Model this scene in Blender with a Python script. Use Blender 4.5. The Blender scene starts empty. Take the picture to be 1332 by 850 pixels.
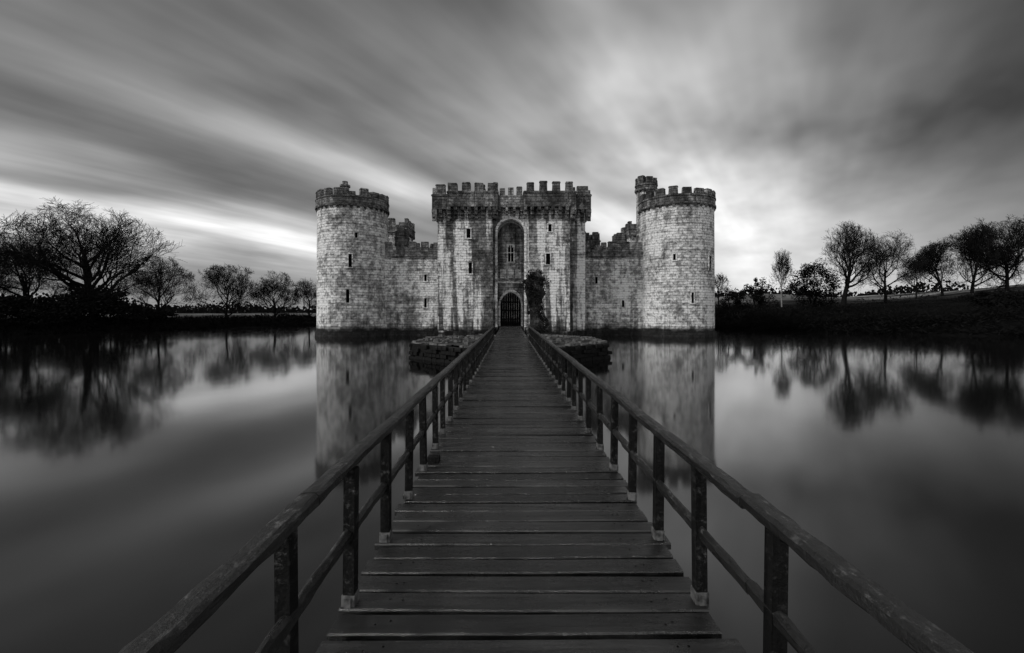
import bpy, math, random
from mathutils import Vector, noise
R = math.radians
scene = bpy.context.scene
COL = scene.collection
rnd = random.Random(7)

# ---------------------------------------------------------------- mesh builder
class MB:
    def __init__(s): s.v=[]; s.f=[]; s.uv=[]; s.mi=[]
    def face(s, pts, uvs=None, mi=0):
        b=len(s.v); s.v.extend([tuple(p) for p in pts]); s.f.append(tuple(range(b,b+len(pts))))
        if uvs is None:
            a=Vector(pts[0]); n=(Vector(pts[1])-a).cross(Vector(pts[2])-a)
            if n.length>1e-12: n.normalize()
            if abs(n.z)>.7: uvs=[(p[0],p[1]) for p in pts]
            elif abs(n.x)>abs(n.y): uvs=[(p[1],p[2]) for p in pts]
            else: uvs=[(p[0],p[2]) for p in pts]
        s.uv.extend(uvs); s.mi.append(mi)
    def obox(s, c, t, n, w, d, h, mi=0, taper=1.0, topw=1.0):
        t=Vector(t); n=Vector(n); u=Vector((0,0,1)); c=Vector(c)
        P={}
        for i in (-1,1):
            for j in (-1,1):
                for k in (-1,1):
                    q=topw if k>0 else 1.0
                    P[i,j,k]=c+t*(w/2*i*q)+n*(d/2*j*q)+u*(h/2*k)
        for q in (((-1,-1,-1),(1,-1,-1),(1,-1,1),(-1,-1,1)),((1,-1,-1),(1,1,-1),(1,1,1),(1,-1,1)),
                  ((1,1,-1),(-1,1,-1),(-1,1,1),(1,1,1)),((-1,1,-1),(-1,-1,-1),(-1,-1,1),(-1,1,1)),
                  ((-1,-1,1),(1,-1,1),(1,1,1),(-1,1,1)),((-1,1,-1),(1,1,-1),(1,-1,-1),(-1,-1,-1))):
            s.face([P[a] for a in q], None, mi)
    def box(s, x0,x1,y0,y1,z0,z1, mi=0):
        s.obox(((x0+x1)/2,(y0+y1)/2,(z0+z1)/2),(1,0,0),(0,1,0),x1-x0,y1-y0,z1-z0,mi)
    def prism(s, poly, z0, z1, poly2=None, top=True, bottom=False, mi=0, rows=1):
        poly2=poly2 or poly; n=len(poly); u=0
        for i in range(n):
            a,b=poly[i],poly[(i+1)%n]; a2,b2=poly2[i],poly2[(i+1)%n]
            L=math.dist(a,b)
            s.face([(a[0],a[1],z0),(b[0],b[1],z0),(b2[0],b2[1],z1),(a2[0],a2[1],z1)],
                   [(u,z0),(u+L,z0),(u+L,z1),(u,z1)],mi)
            u+=L
        if top: s.face([(p[0],p[1],z1) for p in poly2],None,mi)
        if bottom: s.face([(p[0],p[1],z0) for p in reversed(poly)],None,mi)
    def tube(s, pts, rad, n, mi=0, cap=False):
        rings=[]
        for i,p in enumerate(pts):
            d=(pts[min(i+1,len(pts)-1)]-pts[max(i-1,0)])
            if d.length<1e-9: d=Vector((0,0,1))
            d.normalize()
            a=d.cross(Vector((0.31,0.87,0.38))); a.normalize(); b=d.cross(a)
            base=len(s.v)
            for k in range(n):
                an=2*math.pi*k/n
                q=p+(a*math.cos(an)+b*math.sin(an))*rad[i]
                s.v.append((q.x,q.y,q.z))
            rings.append(base)
        for i in range(len(pts)-1):
            A,B=rings[i],rings[i+1]
            for k in range(n):
                k2=(k+1)%n
                s.f.append((A+k,A+k2,B+k2,B+k)); s.uv.extend(((k/n,i),(k/n+.1,i),(k/n+.1,i+1),(k/n,i+1))); s.mi.append(mi)
        if cap:
            for base in (rings[0],rings[-1]):
                s.f.append(tuple(base+k for k in range(n))); s.uv.extend([(0,0)]*n); s.mi.append(mi)
    def build(s, name, mats, parent=None, smooth=False, origin=None):
        if not isinstance(mats,(list,tuple)): mats=[mats]
        o0=Vector((0,0,0))
        if parent is not None:
            r=parent
            while r.parent: r=r.parent
            o0=r.location
        elif origin is not None: o0=Vector(origin)
        me=bpy.data.meshes.new(name)
        me.from_pydata([(a-o0.x,b-o0.y,c-o0.z) for a,b,c in s.v],[],s.f)
        ul=me.uv_layers.new(name='UVMap')
        flat=[c for uv in s.uv for c in uv]
        ul.data.foreach_set('uv',flat)
        me.polygons.foreach_set('material_index',s.mi)
        if smooth: me.polygons.foreach_set('use_smooth',[True]*len(s.f))
        for m in mats: me.materials.append(m)
        me.update()
        o=bpy.data.objects.new(name,me); COL.objects.link(o)
        if parent is not None: o.parent=parent
        elif origin is not None: o.location=o0
        return o
def empty(name,loc,label,cat,group=None):
    o=bpy.data.objects.new(name,None); COL.objects.link(o); o.location=loc
    o['label']=label; o['category']=cat
    if group: o['group']=group
    return o
def tag(o,label=None,cat=None,group=None,kind=None):
    if label:o['label']=label
    if cat:o['category']=cat
    if group:o['group']=group
    if kind:o['kind']=kind
    return o

# ---------------------------------------------------------------- node helper
class NT:
    def __init__(s,nt): s.nt=nt
    def new(s,t,**k):
        n=s.nt.nodes.new(t)
        for a,b in k.items(): setattr(n,a,b)
        return n
    def put(s,sock,v):
        if isinstance(v,bpy.types.NodeSocket): s.nt.links.new(v,sock)
        elif isinstance(v,(tuple,list)) or not hasattr(sock.default_value,'__len__'): sock.default_value=v
        else: sock.default_value=(v,v,v,1)[:len(sock.default_value)]
    def m(s,op,a,b=0.0,c=None,clamp=False):
        n=s.new('ShaderNodeMath',operation=op,use_clamp=clamp); s.put(n.inputs[0],a); s.put(n.inputs[1],b)
        if c is not None: s.put(n.inputs[2],c)
        return n.outputs[0]
    def mix(s,f,a,b):
        n=s.new('ShaderNodeMix',data_type='FLOAT'); s.put(n.inputs[0],f); s.put(n.inputs[2],a); s.put(n.inputs[3],b); return n.outputs[0]
    def rng(s,v,a,b,c=0.0,d=1.0,smooth=False):
        n=s.new('ShaderNodeMapRange',interpolation_type='SMOOTHSTEP' if smooth else 'LINEAR'); 
        for i,x in enumerate((v,a,b,c,d)): s.put(n.inputs[i],x)
        return n.outputs[0]
    def noise(s,vec,scale,detail=4,rough=.55,dist=0):
        n=s.new('ShaderNodeTexNoise'); s.put(n.inputs['Vector'],vec); n.inputs['Scale'].default_value=scale
        n.inputs['Detail'].default_value=detail; n.inputs['Roughness'].default_value=rough; n.inputs['Distortion'].default_value=dist
        return n.outputs[0]
    def mapv(s,vec,scale=(1,1,1),loc=(0,0,0)):
        n=s.new('ShaderNodeMapping'); s.put(n.inputs[0],vec); n.inputs['Scale'].default_value=scale; n.inputs['Location'].default_value=loc
        return n.outputs[0]
    def xyz(s,x,y,z):
        n=s.new('ShaderNodeCombineXYZ'); s.put(n.inputs[0],x); s.put(n.inputs[1],y); s.put(n.inputs[2],z); return n.outputs[0]
    def sep(s,v):
        n=s.new('ShaderNodeSeparateXYZ'); s.put(n.inputs[0],v); return n.outputs
    def bump(s,h,strength,dist=.05):
        n=s.new('ShaderNodeBump'); s.put(n.inputs['Height'],h); n.inputs['Strength'].default_value=strength; n.inputs['Distance'].default_value=dist
        return n.outputs[0]
def mat(name):
    m=bpy.data.materials.new(name); m.use_nodes=True
    b=m.node_tree.nodes['Principled BSDF']; return m,NT(m.node_tree),b
def finish(N,b,col,rough=.9,normal=None,spec=.3):
    N.put(b.inputs['Base Color'],col); N.put(b.inputs['Roughness'],rough)
    b.inputs['Specular IOR Level'].default_value=spec
    if normal is not None: N.put(b.inputs['Normal'],normal)

def stone(name,bright=1.0,streak=1.0,row=.30,wid=.62,base_dark=True,under=(9.0,15.0),amt0=.55,thr=(.46,.56),pitlo=.34,cont=1.0):
    m,N,b=mat(name)
    uv=N.new('ShaderNodeTexCoord').outputs['UV']; pos=N.new('ShaderNodeNewGeometry').outputs['Position']
    wob=N.noise(uv,1.3,4); wob2=N.noise(N.mapv(uv,(1,1,1),(9,4,0)),2.1,4)
    va=N.new('ShaderNodeVectorMath',operation='ADD'); N.put(va.inputs[0],uv); N.put(va.inputs[1],N.xyz(N.m('MULTIPLY',wob,.9),N.m('MULTIPLY',wob2,.16),0.0))
    br=N.new('ShaderNodeTexBrick'); N.put(br.inputs['Vector'],va.outputs[0])
    for k,v in (('Scale',1.0),('Mortar Size',.018),('Mortar Smooth',.7),('Brick Width',wid),('Row Height',row)): br.inputs[k].default_value=v
    br.inputs['Color1'].default_value=(.76,.76,.76,1); br.inputs['Color2'].default_value=(.40,.40,.40,1); br.inputs['Mortar'].default_value=(.22,.22,.22,1)
    c=N.new('ShaderNodeRGBToBW'); N.put(c.inputs[0],br.outputs['Color']); c=c.outputs[0]
    course=N.rng(N.noise(N.mapv(uv,(.12,3.3,1),(3,1,0)),1.0,3,.6),.35,.65,.65,1.3)
    big=N.rng(N.noise(pos,.25,6,.62),.38,.62,.5,1.5)
    grain=N.rng(N.noise(pos,2.2,10,.74),.38,.60,.33,1.40)
    pit=N.rng(N.noise(N.mapv(pos,(1,1,.55)),.7,9,.72),.39,.50,pitlo,1.0)
    st=N.rng(N.noise(N.mapv(uv,(.42,.030,1)),1.0,8,.6),thr[0],thr[1],0,1,True)
    st2=N.rng(N.noise(N.mapv(uv,(1.7,.09,1),(7,3,0)),1.0,7,.66),.50,.59,0,1)
    z=N.sep(pos)[2]
    amt=N.m('ADD',N.rng(z,under[0],under[1],amt0,1.0),N.rng(z,1,5,.4,0),clamp=True)
    stv=N.m('SUBTRACT',1.0,N.m('MULTIPLY',N.m('MULTIPLY',N.m('MAXIMUM',st,N.m('MULTIPLY',st2,.85)),amt),.93*streak,clamp=True))
    col=N.m('MULTIPLY',c,big)
    for k in (course,grain,pit,stv): col=N.m('MULTIPLY',col,k)
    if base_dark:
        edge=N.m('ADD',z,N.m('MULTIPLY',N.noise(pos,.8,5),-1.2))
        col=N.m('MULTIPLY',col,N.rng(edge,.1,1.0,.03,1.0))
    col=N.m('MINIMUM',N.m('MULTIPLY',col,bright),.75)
    h=N.m('ADD',N.m('MULTIPLY',br.outputs['Fac'],-.6),N.noise(pos,3,8,.7))
    finish(N,b,col,.92,N.bump(h,1.0,.16)); return m
M={}
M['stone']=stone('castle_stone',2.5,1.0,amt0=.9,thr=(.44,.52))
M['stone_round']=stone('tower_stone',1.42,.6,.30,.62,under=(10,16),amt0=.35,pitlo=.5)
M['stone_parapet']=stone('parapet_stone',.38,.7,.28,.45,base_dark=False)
M['stone_gate_shaded']=stone('recess_stone_shaded',.60,.9,under=(5,14),amt0=.5)  # darker gatehouse stone: shade of the recess put into the colour
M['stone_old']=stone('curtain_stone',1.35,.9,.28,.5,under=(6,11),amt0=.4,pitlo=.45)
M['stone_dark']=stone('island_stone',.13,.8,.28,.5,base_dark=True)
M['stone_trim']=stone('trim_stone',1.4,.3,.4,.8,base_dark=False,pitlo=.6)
def plain(name,v,rough=.9,scale=3,lo=.5,hi=1.5,spec=.3,bump=.4,vec=None):
    m,N,b=mat(name); pos=N.new('ShaderNodeNewGeometry').outputs['Position']
    if vec: pos=N.mapv(pos,vec)
    n=N.noise(pos,scale,7,.65)
    finish(N,b,N.m('MULTIPLY',N.rng(n,.33,.66,lo,hi),v),rough,N.bump(n,bump,.03),spec); return m
M['dark_fill']=plain('window_dark',.003,spec=.02)  # near-black: painted shade in slit openings, also nail heads and door bars
M['bark']=plain('bark',.009,.95,6,spec=.03)
M['twig']=plain('twig_bark',.010,.95,6,spec=.03)
M['birch']=plain('birch_bark',.22,.9,6)
M['leaf']=plain('dark_leaf',.005,.95,2,.4,1.9,spec=.02)
M['ivy']=plain('ivy_leaf',.012,.9,3,.3,2.6,spec=.06)
M['rubble']=plain('rubble',.08,.9,4,.2,1.7)
M['door']=plain('door_oak',.006,.9,5,.5,1.5,spec=.02,vec=(6,6,.6))
M['shoe']=plain('galvanised_shoe',.08,.6,14,.2,2.0)
M['sedge']=plain('sedge',.0045,.95,1,.4,2.0,spec=.02)
def wood(name,base,lichen,vec,rlo=.3,rhi=.7,amt=.7,spec=.3,up=False):
    m,N,b=mat(name); gg=N.new('ShaderNodeNewGeometry'); pos=gg.outputs['Position']
    g=N.noise(N.mapv(pos,vec),9,9,.74); sp=N.rng(N.noise(N.mapv(pos,(1,.45,1)),26,9,.8),.53,.64,0,1); pt=N.rng(N.noise(pos,2.4,6,.65),.42,.58,0.1,1)
    c=N.m('MULTIPLY',N.rng(g,.35,.65,.15,2.4),base)
    k=N.m('MULTIPLY',N.m('MULTIPLY',sp,pt),amt)
    if up: k=N.m('MULTIPLY',k,N.rng(N.sep(gg.outputs['Normal'])[2],.2,.8,.25,1.0))
    c=N.mix(k,c,lichen)
    h=N.m('ADD',g,N.m('MULTIPLY',N.noise(pos,26,7,.72),.9))
    finish(N,b,c,N.rng(g,.35,.65,rlo,rhi),N.bump(h,1.0,.022),spec); return m
M['rail']=wood('rail_wood',.005,.18,(1,.06,1),.2,.65,.75,.45,True)
M['post']=wood('post_wood',.005,.15,(1,1,.12),.5,.85,.6,.10)
M['beam']=wood('beam_wood',.004,.02,(1,.1,1),.6,.9,.5,.1)
# deck
m,N,b=mat('deck_planks'); M['deck']=m
g=N.new('ShaderNodeNewGeometry'); pos=g.outputs['Position']; ri=g.outputs['Random Per Island']
off=N.new('ShaderNodeVectorMath',operation='ADD'); N.put(off.inputs[0],N.mapv(pos,(.30,4.2,1))); N.put(off.inputs[1],N.xyz(N.m('MULTIPLY',ri,37.),0.,0.))
gr=N.noise(off.outputs[0],5,10,.78); wet=N.noise(N.mapv(pos,(.9,1.8,1)),1.3,8,.72)
spk=N.rng(N.noise(pos,34,6,.8),.60,.70,0,1); scr=N.rng(N.noise(N.mapv(off.outputs[0],(.6,2.4,1)),9,6,.7),.55,.66,0,1)
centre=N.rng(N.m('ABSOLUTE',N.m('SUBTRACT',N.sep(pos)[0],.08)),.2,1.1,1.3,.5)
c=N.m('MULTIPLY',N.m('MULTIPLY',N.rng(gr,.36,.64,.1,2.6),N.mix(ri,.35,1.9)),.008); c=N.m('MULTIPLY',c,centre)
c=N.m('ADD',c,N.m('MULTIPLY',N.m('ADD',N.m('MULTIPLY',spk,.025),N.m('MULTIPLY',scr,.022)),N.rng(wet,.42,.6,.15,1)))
rg=N.m('ADD',N.m('ADD',N.rng(wet,.44,.56,.02,.42),N.m('MULTIPLY',N.m('SUBTRACT',gr,.5),.6)),N.m('MULTIPLY',N.m('SUBTRACT',ri,.5),.2))
finish(N,b,c,N.m('MAXIMUM',rg,.04),N.bump(gr,.9,.012),.65)
# ground
m,N,b=mat('meadow'); M['ground']=m
pos=N.new('ShaderNodeNewGeometry').outputs['Position']; p=N.sep(pos)
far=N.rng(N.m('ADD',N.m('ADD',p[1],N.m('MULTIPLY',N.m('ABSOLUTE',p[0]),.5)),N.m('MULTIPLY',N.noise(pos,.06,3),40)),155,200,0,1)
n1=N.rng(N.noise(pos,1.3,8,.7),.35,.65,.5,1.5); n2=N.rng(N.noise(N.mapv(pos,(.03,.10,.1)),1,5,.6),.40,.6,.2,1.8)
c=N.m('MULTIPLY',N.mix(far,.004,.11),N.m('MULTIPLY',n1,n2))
finish(N,b,c,.95,N.bump(n1,.6,.1),.02)
m,N,b=mat('island_turf'); M['turf']=m
pos=N.new('ShaderNodeNewGeometry').outputs['Position']
n1=N.rng(N.noise(pos,3,9,.75),.40,.62,.15,2.4); n2=N.rng(N.noise(pos,.7,4),.35,.65,.4,1.6)
finish(N,b,N.m('MULTIPLY',N.m('MULTIPLY',n1,n2),.045),.9,N.bump(n1,.8,.08),.2)
# water
m,N,b=mat('moat_water'); M['water']=m
nt=m.node_tree; nt.nodes.remove(b); out=nt.nodes['Material Output']
pos=N.new('ShaderNodeNewGeometry').outputs['Position']
gl=N.new('ShaderNodeBsdfGlossy'); gl.inputs['Color'].default_value=(.95,.95,.95,1); gl.inputs['Roughness'].default_value=.07
df=N.new('ShaderNodeBsdfDiffuse'); df.inputs['Color'].default_value=(.003,.003,.003,1)
fr=N.new('ShaderNodeFresnel'); fr.inputs['IOR'].default_value=1.75
w=N.noise(N.mapv(pos,(.25,.25,.25)),1,3,.5); bp=N.bump(w,.05,.06)
N.put(gl.inputs['Normal'],bp)
mx=N.new('ShaderNodeMixShader'); N.put(mx.inputs[0],fr.outputs[0]); N.put(mx.inputs[1],df.outputs[0]); N.put(mx.inputs[2],gl.outputs[0])
N.put(out.inputs['Surface'],mx.outputs[0])

# ---------------------------------------------------------------- ground and water
moat=[(-72,-8),(-64,50),(-56,64),(-47,78),(-39,90),(-37,128),(37,128),(31,80),(33,66),(46,58),(64,48),(70,20),(72,-8)]
def sd(x,y):
    d=1e9; inside=False; n=len(moat)
    for i in range(n):
        ax,ay=moat[i]; bx,by=moat[(i+1)%n]
        ex,ey=bx-ax,by-ay; t=max(0,min(1,((x-ax)*ex+(y-ay)*ey)/(ex*ex+ey*ey)))
        d=min(d,math.hypot(x-ax-ex*t,y-ay-ey*t))
        if (ay>y)!=(by>y) and x<(bx-ax)*(y-ay)/(by-ay)+ax: inside=not inside
    return -d if inside else d
def ss(a,b,x):
    t=max(0,min(1,(x-a)/(b-a))); return t*t*(3-2*t)
def gz(x,y):
    d=sd(x,y)+1.2*noise.noise(Vector((x*.12,y*.12,0)))
    if d<0: return max(-1.4,d*.5)
    right=ss(24,55,x)*ss(-20,30,y)
    low=1.0*ss(0,4,d)+.7*ss(4,40,d)
    hi=1.5*ss(0,4,d)+2.6*ss(3,22,d)+2.2*ss(18,50,d)+2.6*ss(45,110,d)*ss(50,95,x)
    far=1+ .5*noise.noise(Vector((x*.02,y*.02,3)))
    return (low*(1-right)+hi*right)*far+.12*noise.noise(Vector((x*.4,y*.4,0)))
def axis(lo,hi,a,b,fine):
    xs=[]; x=a
    while x<=b: xs.append(x); x+=fine
    s=fine; x=b
    while x<hi: s*=1.25; x+=s; xs.append(x)
    s=fine; x=a; pre=[]
    while x>lo: s*=1.25; x-=s; pre.append(x)
    return pre[::-1]+xs
xs=axis(-900,900,-95,120,2.2); ys=axis(-300,1200,-14,150,2.2)
me=bpy.data.meshes.new('ground')
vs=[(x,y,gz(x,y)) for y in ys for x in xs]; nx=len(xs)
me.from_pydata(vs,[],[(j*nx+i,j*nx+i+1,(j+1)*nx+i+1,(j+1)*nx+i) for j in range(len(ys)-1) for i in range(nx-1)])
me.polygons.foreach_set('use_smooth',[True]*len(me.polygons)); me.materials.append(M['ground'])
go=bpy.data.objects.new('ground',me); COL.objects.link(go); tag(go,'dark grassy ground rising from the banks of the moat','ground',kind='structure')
mb=MB(); mb.face([(-92,-20,0),(92,-20,0),(92,145,0),(-92,145,0)]); tag(mb.build('water',M['water']),'still dark moat water mirroring the sky and castle','water',kind='structure')

# ---------------------------------------------------------------- footbridge
DZ=1.15; XL,XR=-.99,1.18; PL,PR=-.955,1.145
br=empty('footbridge',(0.1,0,DZ),'long dark wooden plank footbridge with railings leading straight to the castle gate','bridge')
mb=MB(); y=-6.0; pitch=.193; i=0
def plank(mb,x0,x1,y0,y1,z,th,tl):
    c=.009; nst=6
    prof=[(y0,z-th),(y1,z-th),(y1,z-c),(y1-c,z),(y0+c,z),(y0,z-c)]
    n=len(prof); base=len(mb.v); sy=rnd.uniform(0,100)
    for k in range(nst+1):
        f=k/nst; x=x0+(x1-x0)*f; wy=.006*noise.noise(Vector((x*2,sy,0))); cup=-.003*(1-abs(2*f-1))
        for (a,h) in prof: mb.v.append((x,a+wy,h+tl*(2*f-1)+cup))
    for q in range(nst):
        b0=base+q*n
        for k in range(n):
            k2=(k+1)%n; mb.f.append((b0+k,b0+n+k,b0+n+k2,b0+k2)[::-1]); mb.uv.extend([(0,0)]*4); mb.mi.append(0)
    mb.f.append(tuple(base+k for k in range(n))[::-1]); mb.uv.extend([(0,0)]*n); mb.mi.append(0)
    mb.f.append(tuple(base+nst*n+k for k in range(n))); mb.uv.extend([(0,0)]*n); mb.mi.append(0)
while y<51.6:
    j=rnd.uniform
    zz=DZ+j(-.007,.007)
    plank(mb,XL+j(-.04,.03),XR+j(-.03,.04),y+j(.008,.018),y+pitch-j(.008,.018),zz,.045,j(-.007,.007))
    if y<12:
        for nxp in (-.74,-.66,.86,.93):
            c=Vector((nxp+j(-.02,.02),y+pitch*j(.35,.65),zz+.0065)); r=.007
            mb.face([(c.x+r*math.cos(a*math.pi/3),c.y+r*math.sin(a*math.pi/3),c.z) for a in range(6)],None,1)
    y+=pitch
mb.build('deck',[M['deck'],M['dark_fill']],br)
mb=MB()
for x in (XL+.12,XL+.75,XR-.75,XR-.12): mb.box(x-.06,x+.06,-6,51,DZ-.27,DZ-.06)
mb.build('joist',M['beam'],br)
y=-3.2
while y<51:
    if not 24.5<y<37.5:
        for x in (XL+.12,XR-.12):
            mb=MB(); mb.tube([Vector((x,y,-1.4)),Vector((x,y,DZ-.30))],[.11,.11],10,cap=True); mb.build('pile',M['beam'],br,True)
        mb=MB(); mb.box(XL-.02,XR+.02,y-.09,y+.09,DZ-.42,DZ-.27); mb.build('cross_beam',M['beam'],br)
    y+=3.28
def post_mesh():
    mb=MB(); mb.obox((0,0,.385),(1,0,0),(0,1,0),.066,.072,.86); return mb
def shoe_mesh():
    mb=MB(); mb.obox((0,0,.02),(1,0,0),(0,1,0),.078,.084,.10); mb.obox((0,-.046,.03),(1,0,0),(0,1,0),.04,.012,.06); return mb
pm=post_mesh().build('post',M['post']); bv=pm.modifiers.new('b','BEVEL'); bv.width=.008; bv.segments=2
sm=shoe_mesh().build('metal_shoe',M['shoe']); bv=sm.modifiers.new('b','BEVEL'); bv.width=.004
first=True; ENDY=27.4
y=2.0-.775*4
while y<ENDY:
    for x in (PL,PR):
        if first: p,s=pm,sm; first=False
        else: p=pm.copy(); s=sm.copy(); COL.objects.link(p); COL.objects.link(s)
        p.parent=br; p.location=(x-.1+rnd.uniform(-.008,.008),y+rnd.uniform(-.02,.02),0); p.rotation_euler=(rnd.uniform(-.018,.018),rnd.uniform(-.018,.018),rnd.uniform(-.08,.08))
        s.parent=p; s.location=(0,0,0)
    y+=.775
def rail(x,z,w,h,name):
    mb=MB(); c=.014
    prof=[(-w/2,-h/2+c),(-w/2+c,-h/2),(w/2-c,-h/2),(w/2,-h/2+c),(w/2,h/2-c),(w/2-c*1.3,h/2),(0,h/2+.002),(-w/2+c*1.3,h/2),(-w/2,h/2-c)]
    y=-4.0
    while y<ENDY:
        y1=min(y+3.1,ENDY+.1); steps=44; rows=[]
        ox,oz=rnd.uniform(-.006,.006),rnd.uniform(-.005,.005)
        for q in range(steps+1):
            yy=y+.003+(y1-y-.006)*q/steps
            wx=x+ox+.011*noise.noise(Vector((x,yy*.9,z))); wz=z+oz+.011*noise.noise(Vector((z,yy*.9,x+5)))
            b0=len(mb.v)
            mb.v.extend([(wx+a+.009*noise.noise(Vector((a*30+x,yy*9,b_*30))),yy,wz+b_+.009*noise.noise(Vector((a*30,yy*9,b_*30+z+9)))) for a,b_ in prof]); rows.append(b0)
        n=len(prof)
        for q in range(steps):
            for k in range(n):
                k2=(k+1)%n; mb.f.append((rows[q]+k,rows[q]+k2,rows[q+1]+k2,rows[q+1]+k)[::-1]); mb.uv.extend([(0,0)]*4); mb.mi.append(0)
        for r_ in (rows[0],rows[-1]): mb.f.append(tuple(r_+k for k in range(n))); mb.uv.extend([(0,0)]*n); mb.mi.append(0)
        y=y1
    return mb.build(name,M['rail'],br)
rail(PL,DZ+.845,.10,.065,'handrail'); rail(PR,DZ+.845,.10,.065,'handrail')
rail(PL,DZ+.43,.05,.07,'mid_rail'); rail(PR,DZ+.43,.05,.07,'mid_rail')
mb=MB(); mb.obox((-.88,5.35,DZ+.035),(1,0,0),(0,1,0),.14,.11,.07,0,1,.93)
o=mb.build('wooden_block',M['post'],origin=(-.88,5.35,DZ)); tag(o,'small wooden block lying at the left edge of the bridge deck','wooden block')

# ---------------------------------------------------------------- castle
def circle(cx,cy,r,n=48): return [(cx+r*math.cos(2*math.pi*i/n),cy+r*math.sin(2*math.pi*i/n)) for i in range(n)]
def offset(poly,d):
    n=len(poly); out=[]
    for i in range(n):
        p0,p1,p2=Vector(poly[i-1]),Vector(poly[i]),Vector(poly[(i+1)%n])
        e1=(p1-p0).normalized(); e2=(p2-p1).normalized()
        n1=Vector((e1.y,-e1.x)); n2=Vector((e2.y,-e2.x)); b_=(n1+n2); k=d*2/b_.length_squared
        out.append(tuple(p1+b_*k))
    return out
def merlon(mb,c,t,n,w,h,z,th=.5):
    h=h*rnd.uniform(.8,1.08); w*=rnd.uniform(.9,1.08)
    if rnd.random()<.1: h*=.6
    mb.obox((c[0],c[1],z+h/2-.05),t,n,w,th,h+.1,0,1,rnd.uniform(.87,1))
    if h>.5 and rnd.random()<.65:
        mb.obox((c[0],c[1],z+h+.06),t,n,w*rnd.uniform(.9,1.04)+.02,th+.06,.13,0,1,.82)
def parapet(poly,zc,zb,zs,zt,over,pitch,mat_,parent,cor=.8,skip=()):
    mb=MB(); op=offset(poly,over); n=len(poly)
    mb.prism(op,zb,zs,bottom=True)
    mb.prism(offset(poly,over+.08),zs-.22,zs-.08,bottom=True)
    for i in range(n):
        if i in skip: continue
        a,b_=Vector(op[i]),Vector(op[(i+1)%n]); L=(b_-a).length
        if L<.3: continue
        t=(b_-a)/L; nn=Vector((t.y,-t.x))
        k=max(1,round(L/pitch))
        for j in range(k):
            c=a+t*(L*(j+.5)/k)-nn*.26; merlon(mb,c,(t.x,t.y,0),(nn.x,nn.y,0),L/k*.66,zt-zs,zs)
        k=max(2,round(L/cor))
        for j in range(k+1):
            if rnd.random()<.06: continue
            c=a+t*(.15+(L-.3)*j/k)
            for q,(fr_,hh) in enumerate(((1.0,.34),(.66,.33),(.33,.33))):
                zt_=zb-(zb-zc)*q/3; d=over*fr_+.02
                cc=c-nn*(over-d/2)
                mb.obox((cc.x,cc.y,zt_-(zb-zc)/6),(t.x,t.y,0),(nn.x,nn.y,0),.36,d,(zb-zc)/3-.01,0)
    return mb.build('parapet',mat_,parent)
def round_parapet(cx,cy,r,zc,zb,zs,zt,over,nm,mat_,parent):
    mb=MB(); ro=r+over
    mb.prism(circle(cx,cy,ro),zb,zs,bottom=True)
    mb.prism(circle(cx,cy,ro+.07),zs-.2,zs-.06,bottom=True); mb.prism(circle(cx,cy,ro+.09),zb-.06,zb+.16,bottom=True)
    for i in range(nm):
        a=2*math.pi*(i+.3)/nm; nn=(math.cos(a),math.sin(a),0); t=(-nn[1],nn[0],0)
        merlon(mb,(cx+nn[0]*(ro-.26),cy+nn[1]*(ro-.26)),t,nn,2*math.pi*ro/nm*.68,zt-zs,zs)
    k=int(2*math.pi*r/.75)
    for i in range(k):
        a=2*math.pi*i/k; nn=(math.cos(a),math.sin(a),0); t=(-nn[1],nn[0],0)
        for q in (0,1):
            d=over*(1-.5*q)+.06; h=(zb-zc)/2
            mb.obox((cx+nn[0]*(r+d/2-.06),cy+nn[1]*(r+d/2-.06),zb-h*(q+.5)),t,nn,.32,d+.1,h-.01)
    return mb.build('parapet',mat_,parent)
def slit(c,n,w,h,parent,name='window',arched=False,fw=.10,tm='stone_trim'):
    n=Vector(n).normalized(); t=Vector((-n.y,n.x,0)); c=Vector(c); mb=MB()
    mb.obox(c,t,n,w,.05,h,1)  # solid dark panel painting the shade inside the opening; no hole is cut
    for s_ in (-1,1): mb.obox(c+t*s_*(w/2+fw/2),t,n,fw,.16,h+.04,0)
    mb.obox(c+Vector((0,0,h/2+fw/2)),t,n,w+2*fw+.06,.18,fw,0); mb.obox(c-Vector((0,0,h/2+fw/2)),t,n,w+2*fw+.1,.2,fw,0)
    if arched:
        for s_ in (-1,1): mb.obox(c+t*s_*(w/2-.06)+Vector((0,0,h/2-.12)),t,n,.12,.12,.24,0)
        if w>.55: mb.obox(c,t,n,.09,.12,h,0); mb.obox(c+Vector((0,0,.1)),t,n,w,.11,.09,0)
    return mb.build(name,[M[tm],M['dark_fill']],parent)

castle=empty('castle',(0,56,0),'grey stone moated castle with round corner towers and a battlemented gatehouse','castle')
def round_tower(cx,cy,r,zt,slits,seed):
    mb=MB(); mb.prism(circle(cx,cy,r+.06),-1.4,zt-1.9,circle(cx,cy,r),rows=1)
    mb.prism(circle(cx,cy,r+.32),-1.4,.55,circle(cx,cy,r+.22)); 
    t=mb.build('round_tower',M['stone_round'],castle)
    round_parapet(cx,cy,r,zt-2.25,zt-1.95,zt-.86,zt-.1,.13,18,M['stone_parapet'],t)
    for (dx,z,h) in slits:
        a=math.asin(dx/r); n=(math.sin(a),-math.cos(a),0)
        slit((cx+n[0]*(r+.03),cy+n[1]*(r+.03),z),n,.28 if h<1.4 else .36,h,t)
    return t
lt=round_tower(-19.0,56,4.06,16.9,[(1.0,8.6,1.5),(.75,4.6,1.5),(1.6,11.5,.6)],1)
rt=round_tower(20.2,56,4.25,17.0,[(2.6,8.4,1.6),(-1.6,9.0,.7),(.3,4.4,1.2)],2)
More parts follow.
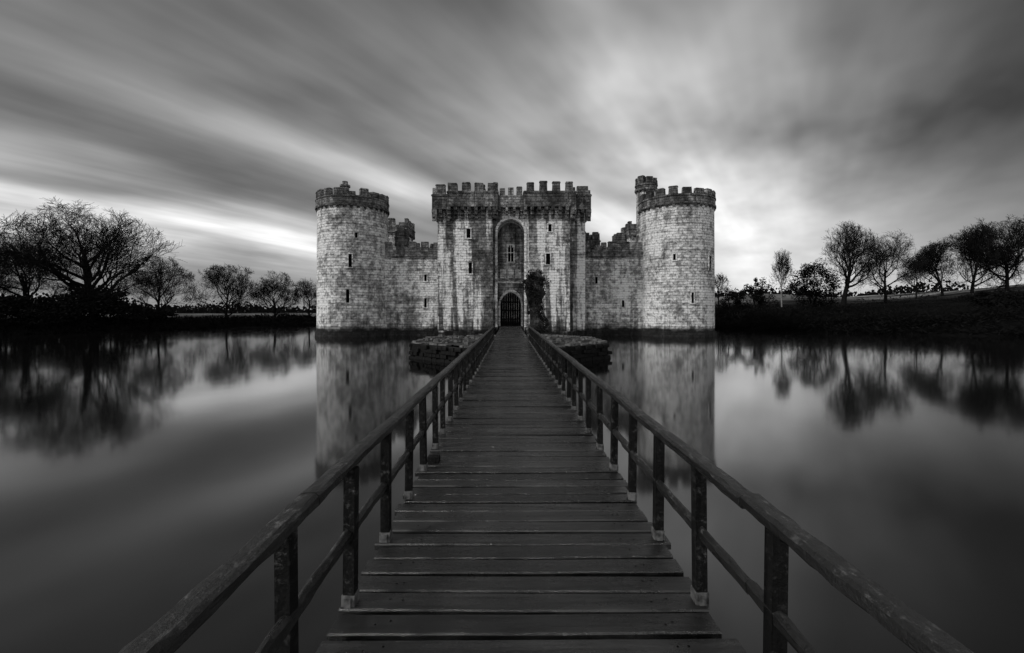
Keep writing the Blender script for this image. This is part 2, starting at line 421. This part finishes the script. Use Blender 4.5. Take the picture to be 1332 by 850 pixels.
mb=MB(); mb.prism(circle(17.05,57.6,1.2,20),8,18.05); tt=mb.build('stair_turret',M['stone_old'],castle)
round_parapet(17.05,57.6,1.2,17.6,17.85,18.6,19.4,.12,7,M['stone_parapet'],tt)
mb=MB(); mb.prism(circle(-20.2,56.6,.5,12),15.9,18.1); mb.prism(circle(-20.2,56.6,.63,12),18.1,18.35,bottom=True); mb.prism(circle(-20.2,56.6,.34,12),18.35,18.8); mb.build('chimney',M['stone_parapet'],castle)
mb=MB(); mb.box(-18.4,-17.2,57.6,58.5,15.9,17.6); mb.box(-18.5,-17.1,57.5,58.6,17.6,17.75); mb.build('chimney',M['stone_parapet'],castle)
def curtain(x0,x1,y0,y1,zs,slits,name='curtain_wall',pitch=1.55,zt=.95,skip=(1,2,3)):
    poly=[(x0,y0),(x1,y0),(x1,y1),(x0,y1)]
    mb=MB(); mb.prism(poly,-1.4,zs-.9); mb.prism(offset(poly,.14),-1.4,.5,offset(poly,.08))
    w_=mb.build(name,M['stone_old'],castle)
    mb=MB(); mb.prism(offset(poly,.05),zs-.9,zs,bottom=True); mb.prism(offset(poly,.15),zs-1.02,zs-.88,bottom=True)
    for i,(a,b_) in enumerate(zip(poly,poly[1:]+poly[:1])):
        if i in skip: continue
        a=Vector(a); b_=Vector(b_); L=(b_-a).length; t=(b_-a)/L; nn=Vector((t.y,-t.x)); k=round(L/pitch)
        for j in range(k): merlon(mb,a+t*(L*(j+.5)/k)-nn*.22,(t.x,t.y,0),(nn.x,nn.y,0),L/k*.62,zt,zs)
    mb.build('parapet',M['stone_parapet'],w_)
    for (x,z,h) in slits: slit((x,y0-.03,z),(0,-1,0),.3,h,w_)
    return w_
curtain(-15.4,-8.0,55.4,57.2,10.3,[(-10.1,3.9,1.1),(-10.1,6.9,.8)])
curtain(8.3,16.4,55.4,57.2,10.3,[(10.4,6.6,.8),(13.6,3.8,.8)])
curtain(-22.2,-20.4,59.5,97,10.3,[],skip=(0,2)); curtain(21.6,23.4,59.5,97,10.3,[],skip=(0,2)); curtain(-16,16,97,98.8,10.3,[],skip=(1,3))
for cx in (-19.3,20.3):
    mb=MB(); mb.prism(circle(cx,98,4.2),-1.4,14.9); t=mb.build('round_tower',M['stone_round'],castle)
    round_parapet(cx,98,4.2,14.5,14.9,15.9,16.7,.3,16,M['stone_parapet'],t)
def sq_tower(poly,zs,slits,over=.25,zt=.95,pitch=1.45,base=-1.4,name='square_tower'):
    mb=MB(); mb.prism(poly,base,zs-1.0); t=mb.build(name,M['stone_old'],castle)
    parapet(poly,zs-1.4,zs-1.0,zs,zs+zt,over,pitch,M['stone_parapet'],t)
    return t
def rect(x0,x1,y0,y1): return [(x0,y0),(x1,y0),(x1,y1),(x0,y1)]
sq_tower(rect(-23.4,-15.7,70,75),15.9,[],pitch=1.5)
sq_tower(rect(18.3,25,70,75),15.5,[],pitch=1.5)
sq_tower(rect(-15.3,-14.0,62,63.6),13.0,[],over=.12,pitch=1.1,base=0,name='chimney_stack')
sq_tower(rect(14.2,15.6,62,63.6),12.3,[],over=.12,pitch=1.1,base=0,name='chimney_stack')
sq_tower(rect(9.3,11.3,58.5,61),11.9,[],over=.15,pitch=1.1,base=0,name='stair_block')
# gatehouse
gl_=[(-8.1,58.4),(-8.1,51.9),(-6.2,51.9),(-6.2,50.5),(-1.85,50.5),(-1.85,58.4)]
gr_=[(2.1,58.4),(2.1,50.5),(6.6,50.5),(6.6,51.9),(8.5,51.9),(8.5,58.4)]
def gate_tower(poly,slits,nm):
    mb=MB(); mb.prism(poly,-1.4,14.25); mb.prism(offset(poly,.22),-1.4,.7,offset(poly,.14))
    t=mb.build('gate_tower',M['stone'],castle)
    parapet(poly,13.0,14.25,15.95,16.85,.56,1.55,M['stone_parapet'],t,.82,skip=(5,) if nm==0 else (5,0))
    for (x,y_,z,w,h) in slits: slit((x,y_-.03,z),(0,-1,0),w,h,t)
    return t
gate_tower(gl_,[(-4.5,50.5,11.4,.42,1.0),(-4.3,50.5,7.6,.36,1.2)],0)
gate_tower(gr_,[(4.2,50.5,8.6,.46,1.2),(4.4,50.5,12.0,.36,.8)],1)
sq_tower(rect(-3.6,-1.9,54.5,56.5),17.1,[],over=.12,pitch=1.0,base=14,zt=.7,name='turret')
def arch_pts(cx,hw,zs,zt,n=14,point=0.0):
    out=[]
    for i in range(n+1):
        a=math.pi-math.pi*i/n; x=math.cos(a); z=math.sin(a)
        if point: z=z*(1-point)+point*(1-abs(x))
        out.append((cx+hw*x,zs+(zt-zs)*z))
    return out
def arch_wall(mb,x0,x1,z0,z1,y,th,cx,hw,zs,zt,point=0.0):
    ap=arch_pts(cx,hw,zs,zt,14,point)
    loop=[(x0,z0),(cx-hw,z0)]+ap+[(cx+hw,z0),(x1,z0),(x1,z1),(x0,z1)]
    mb.face([(x,y,z) for x,z in loop],[(x,z) for x,z in loop])
    mb.face([(x,y+th,z) for x,z in reversed(loop)],[(x,z) for x,z in reversed(loop)])
    for (a,c),(d,e) in zip(loop,loop[1:]+loop[:1]):
        mb.face([(a,y,c),(a,y+th,c),(d,y+th,e),(d,y,e)],[(0,c),(th,c),(th,e+.3),(0,e+.3)])
def arch_rim(mb,cx,hi_,ho,zs,zti,zto,z0,y0,y1,point):
    A=arch_pts(cx,hi_,zs,zti,18,point); B=arch_pts(cx,ho,zs,zto,18,point)
    A=[(cx-hi_,z0)]+A+[(cx+hi_,z0)]; B=[(cx-ho,z0)]+B+[(cx+ho,z0)]
    for i in range(len(A)-1):
        a,b_,c,d=A[i],A[i+1],B[i+1],B[i]
        mb.face([(a[0],y0,a[1]),(b_[0],y0,b_[1]),(c[0],y0,c[1]),(d[0],y0,d[1])])
        mb.face([(d[0],y0,d[1]),(c[0],y0,c[1]),(c[0],y1,c[1]),(d[0],y1,d[1])])
        mb.face([(b_[0],y0,b_[1]),(a[0],y0,a[1]),(a[0],y1,a[1]),(b_[0],y1,b_[1])])
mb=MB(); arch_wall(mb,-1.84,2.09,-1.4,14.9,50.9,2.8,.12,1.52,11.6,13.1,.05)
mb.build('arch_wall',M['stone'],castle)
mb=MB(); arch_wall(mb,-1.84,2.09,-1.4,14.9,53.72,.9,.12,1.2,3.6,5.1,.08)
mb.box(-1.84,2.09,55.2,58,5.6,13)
gf=mb.build('gate_wall',M['stone_gate_shaded'],castle)
mb=MB(); arch_rim(mb,.12,1.48,1.72,11.6,13.06,13.34,1.15,50.80,50.93,.05); mb.build('arch_rim',M['stone_trim'],gf)
mb=MB(); op=rect(-1.27,1.52,50.15,52.4); mb.prism(op,14.2,15.5,bottom=True); mb.prism(offset(op,.01),15.3,15.42,bottom=True)
for x in (-.80,.12,1.05): merlon(mb,(x,50.4),(1,0,0),(0,1,0),.66,.85,15.5,.45)
for x in (-1.1,-.3,.5,1.3):
    mb.obox((x,50.5,14.0),(1,0,0),(0,1,0),.26,.7,.4); mb.obox((x,50.7,13.65),(1,0,0),(0,1,0),.24,.4,.3)
mb.build('parapet',M['stone_parapet'],gf)
mb=MB(); arch_rim(mb,.12,1.2,1.42,3.6,5.1,5.45,1.15,53.5,53.75,.08)
mb.box(-1.36,1.60,53.48,53.74,6.15,6.38)
mb.build('door_arch',M['stone_trim'],gf)
mb=MB()
for i in range(9): mb.box(-1.08+i*.268,-1.08+i*.268+.255,54.65,54.72,1.15,5.2)
for z in (1.9,2.9,3.9): mb.box(-1.08,1.32,54.60,54.65,z,z+.14)
for i in range(6): mb.box(-.92+i*.40,-.92+i*.40+.05,54.5,54.57,1.15,5.1,1)
mb.build('door',[M['door'],M['dark_fill']],gf)
slit((.12,53.69,9.6),(0,-1,0),.6,1.9,gf,arched=True,fw=.18)
mb=MB()
for x in (-.75,.12,.99):
    mb.box(x-.36,x+.36,53.60,53.75,6.75,7.75)
    pts=[(x-.27,7.6),(x-.27,7.2),(x-.16,6.98),(x,6.86),(x+.16,6.98),(x+.27,7.2),(x+.27,7.6)]
    mb.face([(a,53.54,c) for a,c in pts])
    for (a,c),(d,e) in zip(pts,pts[1:]+pts[:1]): mb.face([(a,53.54,c),(a,53.61,c),(d,53.61,e),(d,53.54,e)])
mb.build('shield_panel',M['stone_trim'],gf)

# ---------------------------------------------------------------- octagonal island and ruin
def octo(ap,cx=0,cy=31): 
    r=ap/math.cos(math.pi/8); return [(cx+r*math.cos(math.pi/8+i*math.pi/4),cy+r*math.sin(math.pi/8+i*math.pi/4)) for i in range(8)]
isl=empty('stone_island',(0,31,0),'low octagonal stone islet in the moat that the footbridge crosses','island')
mb=MB(); mb.prism(octo(6.15),-1.4,.92,octo(6.05),top=False); mb.prism(octo(6.28),-1.4,.12,octo(6.22))
for i in range(8):
    o6=octo(6.12); a=Vector(o6[i]); b_=Vector(o6[(i+1)%8]); L=(b_-a).length; t=(b_-a)/L; nn=Vector((t.y,-t.x))
    for row in range(4):
        s_=rnd.uniform(0,.3)
        while s_<L-.3:
            w=rnd.uniform(.3,.7)
            if rnd.random()<.6: mb.obox((*(a+t*(s_+w/2)),.1+row*.23),(t.x,t.y,0),(nn.x,nn.y,0),w-.04,rnd.uniform(.12,.3),.19,0,1,.95)
            s_+=w
mb.build('retaining_wall',M['stone_dark'],isl)
mb=MB(); G=26
def iz(x,y): return .95+.16*noise.noise(Vector((x*.9,y*.9,1)))*min(1,max(0,(abs(x-.1)-1.2)))+.05*noise.noise(Vector((x*3,y*3,1)))
for i in range(G):
    for j in range(G):
        x0,x1=-5.9+11.8*i/G,-5.9+11.8*(i+1)/G; y0,y1=25.1+11.8*j/G,25.1+11.8*(j+1)/G
        if abs((x0+x1)/2)+abs((y0+y1)/2-31)>8.1: continue
        mb.face([(x0,y0,iz(x0,y0)),(x1,y0,iz(x1,y0)),(x1,y1,iz(x1,y1)),(x0,y1,iz(x0,y1))])
mb.build('turf_top',M['turf'],isl,True)
mb=MB()
for i in range(8):
    o6=octo(6.08); a=Vector(o6[i]); b_=Vector(o6[(i+1)%8]); L=(b_-a).length; t=(b_-a)/L; nn=Vector((t.y,-t.x)); s_=0
    while s_<L-.2:
        w=min(rnd.uniform(.3,.9),L-s_); h=rnd.uniform(.05,.16); c=a+t*(s_+w/2)-nn*rnd.uniform(.15,.35)
        if rnd.random()<.8: mb.obox((c.x,c.y,.92+h/2),(t.x,t.y,0),(nn.x,nn.y,0),w-.03,.45,h,0,1,.92)
        s_+=w
for k in range(220):
    a=rnd.uniform(0,6.28); r_=5.7*math.sqrt(rnd.random()); x=r_*math.cos(a); y=31+r_*math.sin(a)
    if abs(x-.1)<1.5: continue
    s_=rnd.uniform(.08,.30); an=rnd.uniform(0,3)
    mb.obox((x,y,iz(x,y)+s_*.2),(math.cos(an),math.sin(an),0),(-math.sin(an),math.cos(an),0),s_*1.4,s_,s_*.6,0,1,.7)
tag(mb.build('loose_stones',M['rubble'],isl),kind='stuff')

def leaves(mb,cx,cy,cz,rx,ry,rz,n,size,cl=90,spread=(.18,.42)):
    clumps=[]
    for k in range(max(5,int(n/cl))):
        while True:
            a=Vector((rnd.uniform(-1,1),rnd.uniform(-1,1),rnd.uniform(-1,1)))
            if .25<a.length<1: break
        clumps.append((a,rnd.uniform(*spread)))
    for k in range(n):
        c,r_=clumps[rnd.randrange(len(clumps))]
        d=Vector((rnd.gauss(0,1),rnd.gauss(0,1),rnd.gauss(0,1))).normalized()*r_*rnd.random()**.4
        p=c+d; p=Vector((cx+p.x*rx,cy+p.y*ry,cz+p.z*rz))
        a=Vector((rnd.gauss(0,1),rnd.gauss(0,1),rnd.gauss(0,1))).normalized(); b_=a.orthogonal().normalized(); s_=size*rnd.uniform(.5,1.3)
        a=a*s_; b_=b_*s_*.7
        mb.face([p-a,p+b_,p+a,p-b_],[(0,0)]*4)
ru=empty('ruined_wall',(2.3,40,0),'tall dark ivy-clad fragment of ruined stone wall right of the gate path','ruin')
mb=MB(); prof=[(1.45,0.0),(1.5,1.2),(1.8,2.0),(1.75,3.0),(1.55,3.8),(1.35,4.6),(1.35,5.4),(1.6,6.0),(1.9,5.9),(2.1,6.3),(2.5,6.2),(2.9,5.7),(2.85,4.9),(3.1,4.4),(2.7,3.8),(2.6,2.9),(2.9,2.2),(2.85,1.2),(3.2,0.0)]
prof=[(x,z if z else -1.4) for x,z in prof]
mb.face([(x,39.4,z) for x,z in reversed(prof)]); mb.face([(x,40.5,z) for x,z in prof])
for (a,c),(d,e) in zip(prof,prof[1:]+prof[:1]): mb.face([(a,39.4,c),(a,40.5,c),(d,40.5,e),(d,39.4,e)])
mb.build('wall_core',M['stone_dark'],ru)
mb=MB(); leaves(mb,2.15,39.7,5.2,1.05,.8,1.15,3600,.08,75,(.12,.45)); leaves(mb,2.2,39.4,3.4,.65,.3,1.5,1500,.07,60,(.1,.5)); leaves(mb,2.75,39.4,1.8,.7,.4,1.2,1300,.07,60,(.1,.5))
mb.build('ivy',M['ivy'],ru)
mb=MB(); mb.prism(octo(1.9,2.2,40.6),-1.4,.85); mb.build('footing',M['stone_dark'],ru)

# ---------------------------------------------------------------- bare trees
def bare_tree(px,Y,ytop,wpx,label,seed,dense=1.0,kind='bare_tree',levels=5,spread=1.0,trunkf=.22,mtr='bark',pos=None,cat='tree',tmin=.020,low=.18,tr=.34,up=.09):
    r_=random.Random(seed); x=(px-663)/600*Y; z0=gz(x,Y)-.15; H=2.9+(405-ytop)*Y/600-z0; W=wpx*Y/600
    tb=[];tw=[]
    nch=[int(9*dense)+1,6,5,5,4]
    def grow(p,d,L,r,lv):
        nseg=5 if lv<2 else (4 if lv<3 else (3 if lv<4 else 2)); pts=[p.copy()]; rad=[r]; q=p.copy(); dd=d.copy()
        for k in range(nseg):
            j=.10 if lv==0 else (.30 if lv<3 else .20)
            dd=(dd+Vector((r_.uniform(-j,j),r_.uniform(-j,j),r_.uniform(-j,j)+(.05 if lv<2 else up)))).normalized()
            q=q+dd*(L/nseg); pts.append(q.copy()); rad.append(r*(1-.6*(k+1)/nseg))
        (tb if lv<=1 else tw).append((pts,rad,8 if lv==0 else (5 if lv==1 else 3)))
        if lv>=levels: return
        n=nch[lv]
        for c in range(n):
            f=(trunkf+(1-trunkf)*(c+r_.random()*.8)/n) if lv==0 else (.25+.75*(c+r_.random())/n)
            f=min(f,.99); k=min(int(f*nseg),nseg-1); g=f*nseg-k
            pp=pts[k].lerp(pts[k+1],g); dr=(pts[k+1]-pts[k]).normalized()
            ang=r_.uniform(.40,.85)*(spread*(1.5-.9*f) if lv==0 else 1)
            a=dr.orthogonal().normalized(); az=c*2.4+r_.uniform(-.6,.6); b_=dr.cross(a)
            nd=(dr*math.cos(ang)+(a*math.cos(az)+b_*math.sin(az))*math.sin(ang)).normalized()
            rr=rad[k]*(.58 if lv==0 else .50); LL=L*(r_.uniform(.62,.85)*(1.15-.3*f) if lv==0 else r_.uniform(.48,.70))
            grow(pp,nd,LL,max(rr,.005),lv+1)
    grow(Vector((0,0,0)),Vector((0,0,1)),7.5,tr,0)
    allp=[q for (P,_,_) in tw for q in P]
    zs=sorted(q.z for q in allp); xsr=sorted(math.hypot(q.x,q.y) for q in allp)
    sz=H/zs[int(len(zs)*.985)]; sx=(W/2)/xsr[int(len(xsr)*.92)]; rs=(sz+sx)/2
    zc_=H*.5
    def sq(q):
        X,Yy,Z=q.x*sx,q.y*sx,q.z*sz
        if Z<0 : Z=0
        if Z>zc_:
            rho=math.sqrt((X*X+Yy*Yy)/(W*W/4)+((Z-zc_)/(H-zc_))**2)
        else: rho=math.hypot(X,Yy)/(W/2)
        if rho>.9:
            k=(.9+(rho-.9)*.5)/rho; X*=k; Yy*=k
            if Z>zc_: Z=zc_+(Z-zc_)*k
        return Vector((x+X,Y+Yy,z0+Z))
    t=empty(kind,(x,Y,z0),label,cat)
    for name,L_,m_ in (('trunk',tb,mtr),('crown',tw,'twig' if mtr=='bark' else 'bark')):
        mb=MB()
        for P,rad,n in L_: mb.tube([sq(q) for q in P],[max(a*rs,tmin) for a in rad],n)
        mb.build(name,M[m_],t)
    return t
bare_tree(126,72,268,198,'largest bare oak on the left bank with wide spreading crown',31,1.6,spread=1.25,trunkf=.18,tmin=.018,tr=.46)
bare_tree(36,67,306,140,'bare spreading tree left of the largest oak on the left bank',12,1.1,spread=1.25,trunkf=.15,tmin=.015)
bare_tree(-20,64,318,90,'bare tree cut by the left edge of the picture',13,1.0,trunkf=.15,tmin=.015)
bare_tree(206,78,332,84,'low bare tree just right of the largest left oak',14,.9,spread=1.2,trunkf=.12,tmin=.015)
bare_tree(294,93,344,78,'round bare tree midway between the left oak and the castle',15,1.0,spread=1.2,trunkf=.12,tmin=.017)
bare_tree(358,97,354,64,'small round bare tree second from the castle on the left bank',16,.9,spread=1.2,trunkf=.12,tmin=.017)
bare_tree(402,101,363,44,'small bare tree touching the left castle tower in view',17,.7,trunkf=.12,tmin=.015)
bare_tree(1017,95,324,28,'slender pale birch right of the castle beside the evergreen',21,.7,kind='birch_tree',mtr='birch',spread=.6,trunkf=.2,levels=4,tr=.2,tmin=.02)
bare_tree(1097,86,290,88,'bare oak with clear straight trunk standing on the right bank',22,1.0,spread=1.45,trunkf=.40,tmin=.016,tr=.50)
bare_tree(1152,93,304,80,'bare round-crowned tree directly right of the clear-trunked oak',23,.9,spread=1.4,trunkf=.30,tmin=.014,tr=.34)
bare_tree(1192,106,337,46,'smallest bare tree on the right hill, between two larger ones',24,.6,tmin=.014,tr=.25)
bare_tree(1226,101,312,70,'bare tree third from the right edge of the picture',25,1.0,trunkf=.18,tmin=.02)
bare_tree(1264,99,292,84,'tall dense bare tree second from the right edge',26,1.4,trunkf=.15,tmin=.022,spread=1.2)
bare_tree(1310,97,286,100,'tall dense bare tree at the right edge of the picture',27,1.4,trunkf=.15,tmin=.022,spread=1.2)
bare_tree(935,112,356,34,'small bare tree peeping out beside the right castle tower',28,.7,levels=4)
def shrub(px,Y,ytop,wpx,label,n=1800,size=.22,kind='shrub',cat='shrub'):
    x=(px-663)/600*Y; z0=gz(x,Y); H=2.9+(405-ytop)*Y/600-z0; W=wpx*Y/600
    t=empty(kind,(x,Y,z0),label,cat)
    mb=MB()
    for k in range(4):
        a=k*1.57+.4; mb.tube([Vector((x,Y,z0-.2)),Vector((x+.15*W*math.cos(a),Y+.15*W*math.sin(a),z0+H*.4)),Vector((x+.25*W*math.cos(a),Y+.25*W*math.sin(a),z0+H*.8))],[.12,.07,.02],5)
    mb.build('stem',M['bark'],t)
    mb=MB(); leaves(mb,x,Y,z0+H*.36,W*.50,W*.42,H*.42,int(n*.65),size)
    leaves(mb,x,Y,z0+H*.62,W*.34,W*.3,H*.36,int(n*.35),size); mb.build('foliage',M['leaf'],t)
shrub(1057,90,338,62,'dense dark evergreen tree beside the pale birch on the right bank',9500,.17,'evergreen_tree','tree')
shrub(985,88,360,44,'dark bushy shrub left of the pale birch',4000,.16)
shrub(953,86,370,40,'dark shrub on the right bank nearest the castle tower',3500,.16)
shrub(122,66,372,118,'large dark thicket bush beneath the largest left oak',9000,.17)
shrub(30,60,384,110,'broad dark bush on the bank at the left edge',8000,.16)
shrub(1305,66,376,100,'dark bush on the right bank at the picture edge',7000,.16)
shrub(190,72,402,80,'low dark bush below the low bare tree on the left',3000,.16)
def fringe(path,n,hmin,hmax,depth,label):
    mb=MB()
    segs=[(Vector(a),Vector(b_)) for a,b_ in zip(path,path[1:])]; tot=sum((b_-a).length for a,b_ in segs)
    for k in range(n):
        s_=rnd.random()*tot
        for a,b_ in segs:
            L=(b_-a).length
            if s_<=L: break
            s_-=L
        t=(b_-a)/L; nn=Vector((t.y,-t.x)); 
        d=rnd.random()**1.4*depth; p=a+t*s_+nn*(d+.2)
        if sd(p.x,p.y)<.0: p=a+t*s_-nn*(d+.2)
        z=max(gz(p.x,p.y),-.05)
        hm=(hmin+(hmax-hmin)*(.5+.9*noise.noise(Vector((p.x*.16,p.y*.16,7)))))*(.5+.5*min(1,d/4))
        zz=z+max(.1,hm)*rnd.random()
        q=Vector((p.x,p.y,zz)); s2=rnd.uniform(.08,.24)
        a3=Vector((rnd.gauss(0,.5),rnd.gauss(0,.5),rnd.gauss(0,1))).normalized()*s2*1.7; b3=a3.orthogonal().normalized()*s2*.4
        mb.face([q-a3,q+b3,q+a3,q-b3],[(0,0)]*4)
    tag(mb.build('bank_undergrowth',M['sedge']),label,'undergrowth',kind='stuff')
fringe([(-72,20),(-64,50),(-56,64),(-47,78),(-39,90),(-37,112)],22000,.3,1.5,7,'dark low scrub and grass along the left bank of the moat')
fringe([(32,104),(31,80),(33,66),(46,58),(64,48),(70,24)],30000,.9,3.0,13,'dark tangled scrub along the right bank of the moat')
fringe([(-36,128),(36,128)],5000,2,6,10,'dark scrub on the far bank behind the castle')
mb=MB()
for k in range(16000):
    a=rnd.uniform(-1.15,1.15); D=rnd.uniform(230,330); x=math.sin(a)*D*1.2; y=math.cos(a)*D*.5+150
    z=gz(x,y); h=(5+5*noise.noise(Vector((x*.02,y*.02,0)))+3*noise.noise(Vector((x*.1,y*.1,0))))*rnd.random(); s2=rnd.uniform(.4,.9)
    q=Vector((x,y,z+max(h,.2))); b3=Vector((1,rnd.uniform(-.5,.5),rnd.uniform(-.4,.4)))*s2; a3=Vector((0,rnd.uniform(-.3,.3),1))*s2
    mb.face([q-a3,q+b3,q+a3,q-b3],[(0,0)]*4)
tag(mb.build('distant_woodland',M['leaf']),'distant dark line of woods along the horizon','woodland',kind='stuff')

# ---------------------------------------------------------------- world
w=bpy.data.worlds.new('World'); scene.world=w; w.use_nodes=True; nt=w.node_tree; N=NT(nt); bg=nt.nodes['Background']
SUN_EL=R(38)
sdir=Vector((-math.sin(R(62))*math.cos(SUN_EL),-math.cos(R(62))*math.cos(SUN_EL),math.sin(SUN_EL)))
sky=N.new('ShaderNodeTexSky',sky_type='NISHITA'); sky.sun_disc=False; sky.sun_elevation=SUN_EL; sky.sun_rotation=math.atan2(sdir.x,sdir.y)
bw=N.new('ShaderNodeRGBToBW'); N.put(bw.inputs[0],sky.outputs[0])
D=N.new('ShaderNodeTexCoord').outputs['Generated']; x,y,z=N.sep(D)
zc=N.m('ADD',N.m('MAXIMUM',z,0.0),.13); s_,c_=math.sin(R(33)),math.cos(R(33))
u=N.m('DIVIDE',N.m('ADD',N.m('MULTIPLY',x,s_),N.m('MULTIPLY',y,c_)),zc)
v=N.m('DIVIDE',N.m('SUBTRACT',N.m('MULTIPLY',x,c_),N.m('MULTIPLY',y,s_)),zc)
n1=N.noise(N.xyz(N.m('MULTIPLY',u,.45),N.m('MULTIPLY',v,.8),3.1),1.0,4,.5)
vd=N.m('ADD',v,N.m('MULTIPLY',N.m('SUBTRACT',n1,.5),.9))
rp=N.new('ShaderNodeValToRGB'); N.put(rp.inputs[0],N.rng(vd,-6,3)); cr=rp.color_ramp; cr.interpolation='B_SPLINE'
stops=[(-6,.34),(-4.6,.34),(-3.9,.50),(-3.35,1.0),(-3.0,.45),(-2.6,.16),(-2.25,.11),(-1.98,.15),(-1.78,.25),(-1.6,.15),(-1.42,.13),(-1.2,.32),(-1.0,.19),(-.80,.11),(-.50,.70),(-.30,.22),(-.08,.24),(.12,.13),(.34,.05),(.8,.035),(1.1,.08),(1.5,.40),(3,.42)]
while len(cr.elements)<len(stops): cr.elements.new(.5)
for e,(p_,val) in zip(cr.elements,stops): e.position=(p_+6)/9; e.color=(val,val,val,1)
base=N.new('ShaderNodeRGBToBW'); N.put(base.inputs[0],rp.outputs[0]); base=base.outputs[0]
st1=N.noise(N.xyz(N.m('MULTIPLY',u,.22),N.m('MULTIPLY',v,2.1),0.0),1.0,4,.5)
st2=N.noise(N.xyz(N.m('MULTIPLY',u,.75),N.m('MULTIPLY',v,1.3),9.0),1.0,4,.5)
cl=N.m('MULTIPLY',base,N.rng(st1,.3,.7,.6,1.45)); cl=N.m('MULTIPLY',cl,N.rng(st2,.3,.7,.55,1.5))
cl=N.m('MULTIPLY',cl,N.rng(z,.2,.6,1.45,.42))
cl=N.m('MULTIPLY',N.m('POWER',N.m('MAXIMUM',cl,0.0),1.12),1.35)
def dot(g):
    g=Vector(g).normalized()
    return N.m('MAXIMUM',N.m('ADD',N.m('ADD',N.m('MULTIPLY',x,g.x),N.m('MULTIPLY',y,g.y)),N.m('MULTIPLY',z,g.z)),0.0)
soft=N.noise(N.mapv(D,(2.2,2.2,7)),1.0,4,.55)
haze=N.m('MULTIPLY',N.m('ADD',.21,N.m('MULTIPLY',N.m('POWER',dot((.62,1,.06)),7.0),.36)),N.rng(soft,.3,.7,.6,1.4))
hz=N.rng(z,.27,.05,0,.85,True)
cl=N.mix(hz,cl,haze); cl=N.m('ADD',cl,N.m('MULTIPLY',N.m('MULTIPLY',N.m('POWER',dot((.36,1,.27)),15.0),.24),N.rng(st2,.3,.7,.25,1.75)))
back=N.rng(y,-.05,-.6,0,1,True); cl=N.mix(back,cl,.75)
top=N.rng(z,.66,.9,0,1,True); cl=N.mix(top,cl,.32)
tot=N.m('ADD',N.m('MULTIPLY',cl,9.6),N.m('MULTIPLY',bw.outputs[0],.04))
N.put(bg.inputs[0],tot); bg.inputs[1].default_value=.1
L=bpy.data.lights.new('sun','SUN'); L.energy=2.2; L.angle=R(10); L.color=(1,.99,.97)
lo=bpy.data.objects.new('sun',L); COL.objects.link(lo); lo.rotation_euler=sdir.to_track_quat('Z','Y').to_euler(); lo.location=(-30,-30,40)
cam=bpy.data.cameras.new('camera'); co=bpy.data.objects.new('camera',cam); COL.objects.link(co); scene.camera=co
co.location=(0,0,2.9); co.rotation_euler=(R(90),0,0); cam.sensor_width=36; cam.lens=36*600/1332; cam.shift_x=3/1332; cam.shift_y=-20/1332
cam.clip_start=.05; cam.clip_end=3000
scene.view_settings.view_transform='Standard'; scene.view_settings.look='None'; scene.view_settings.exposure=0
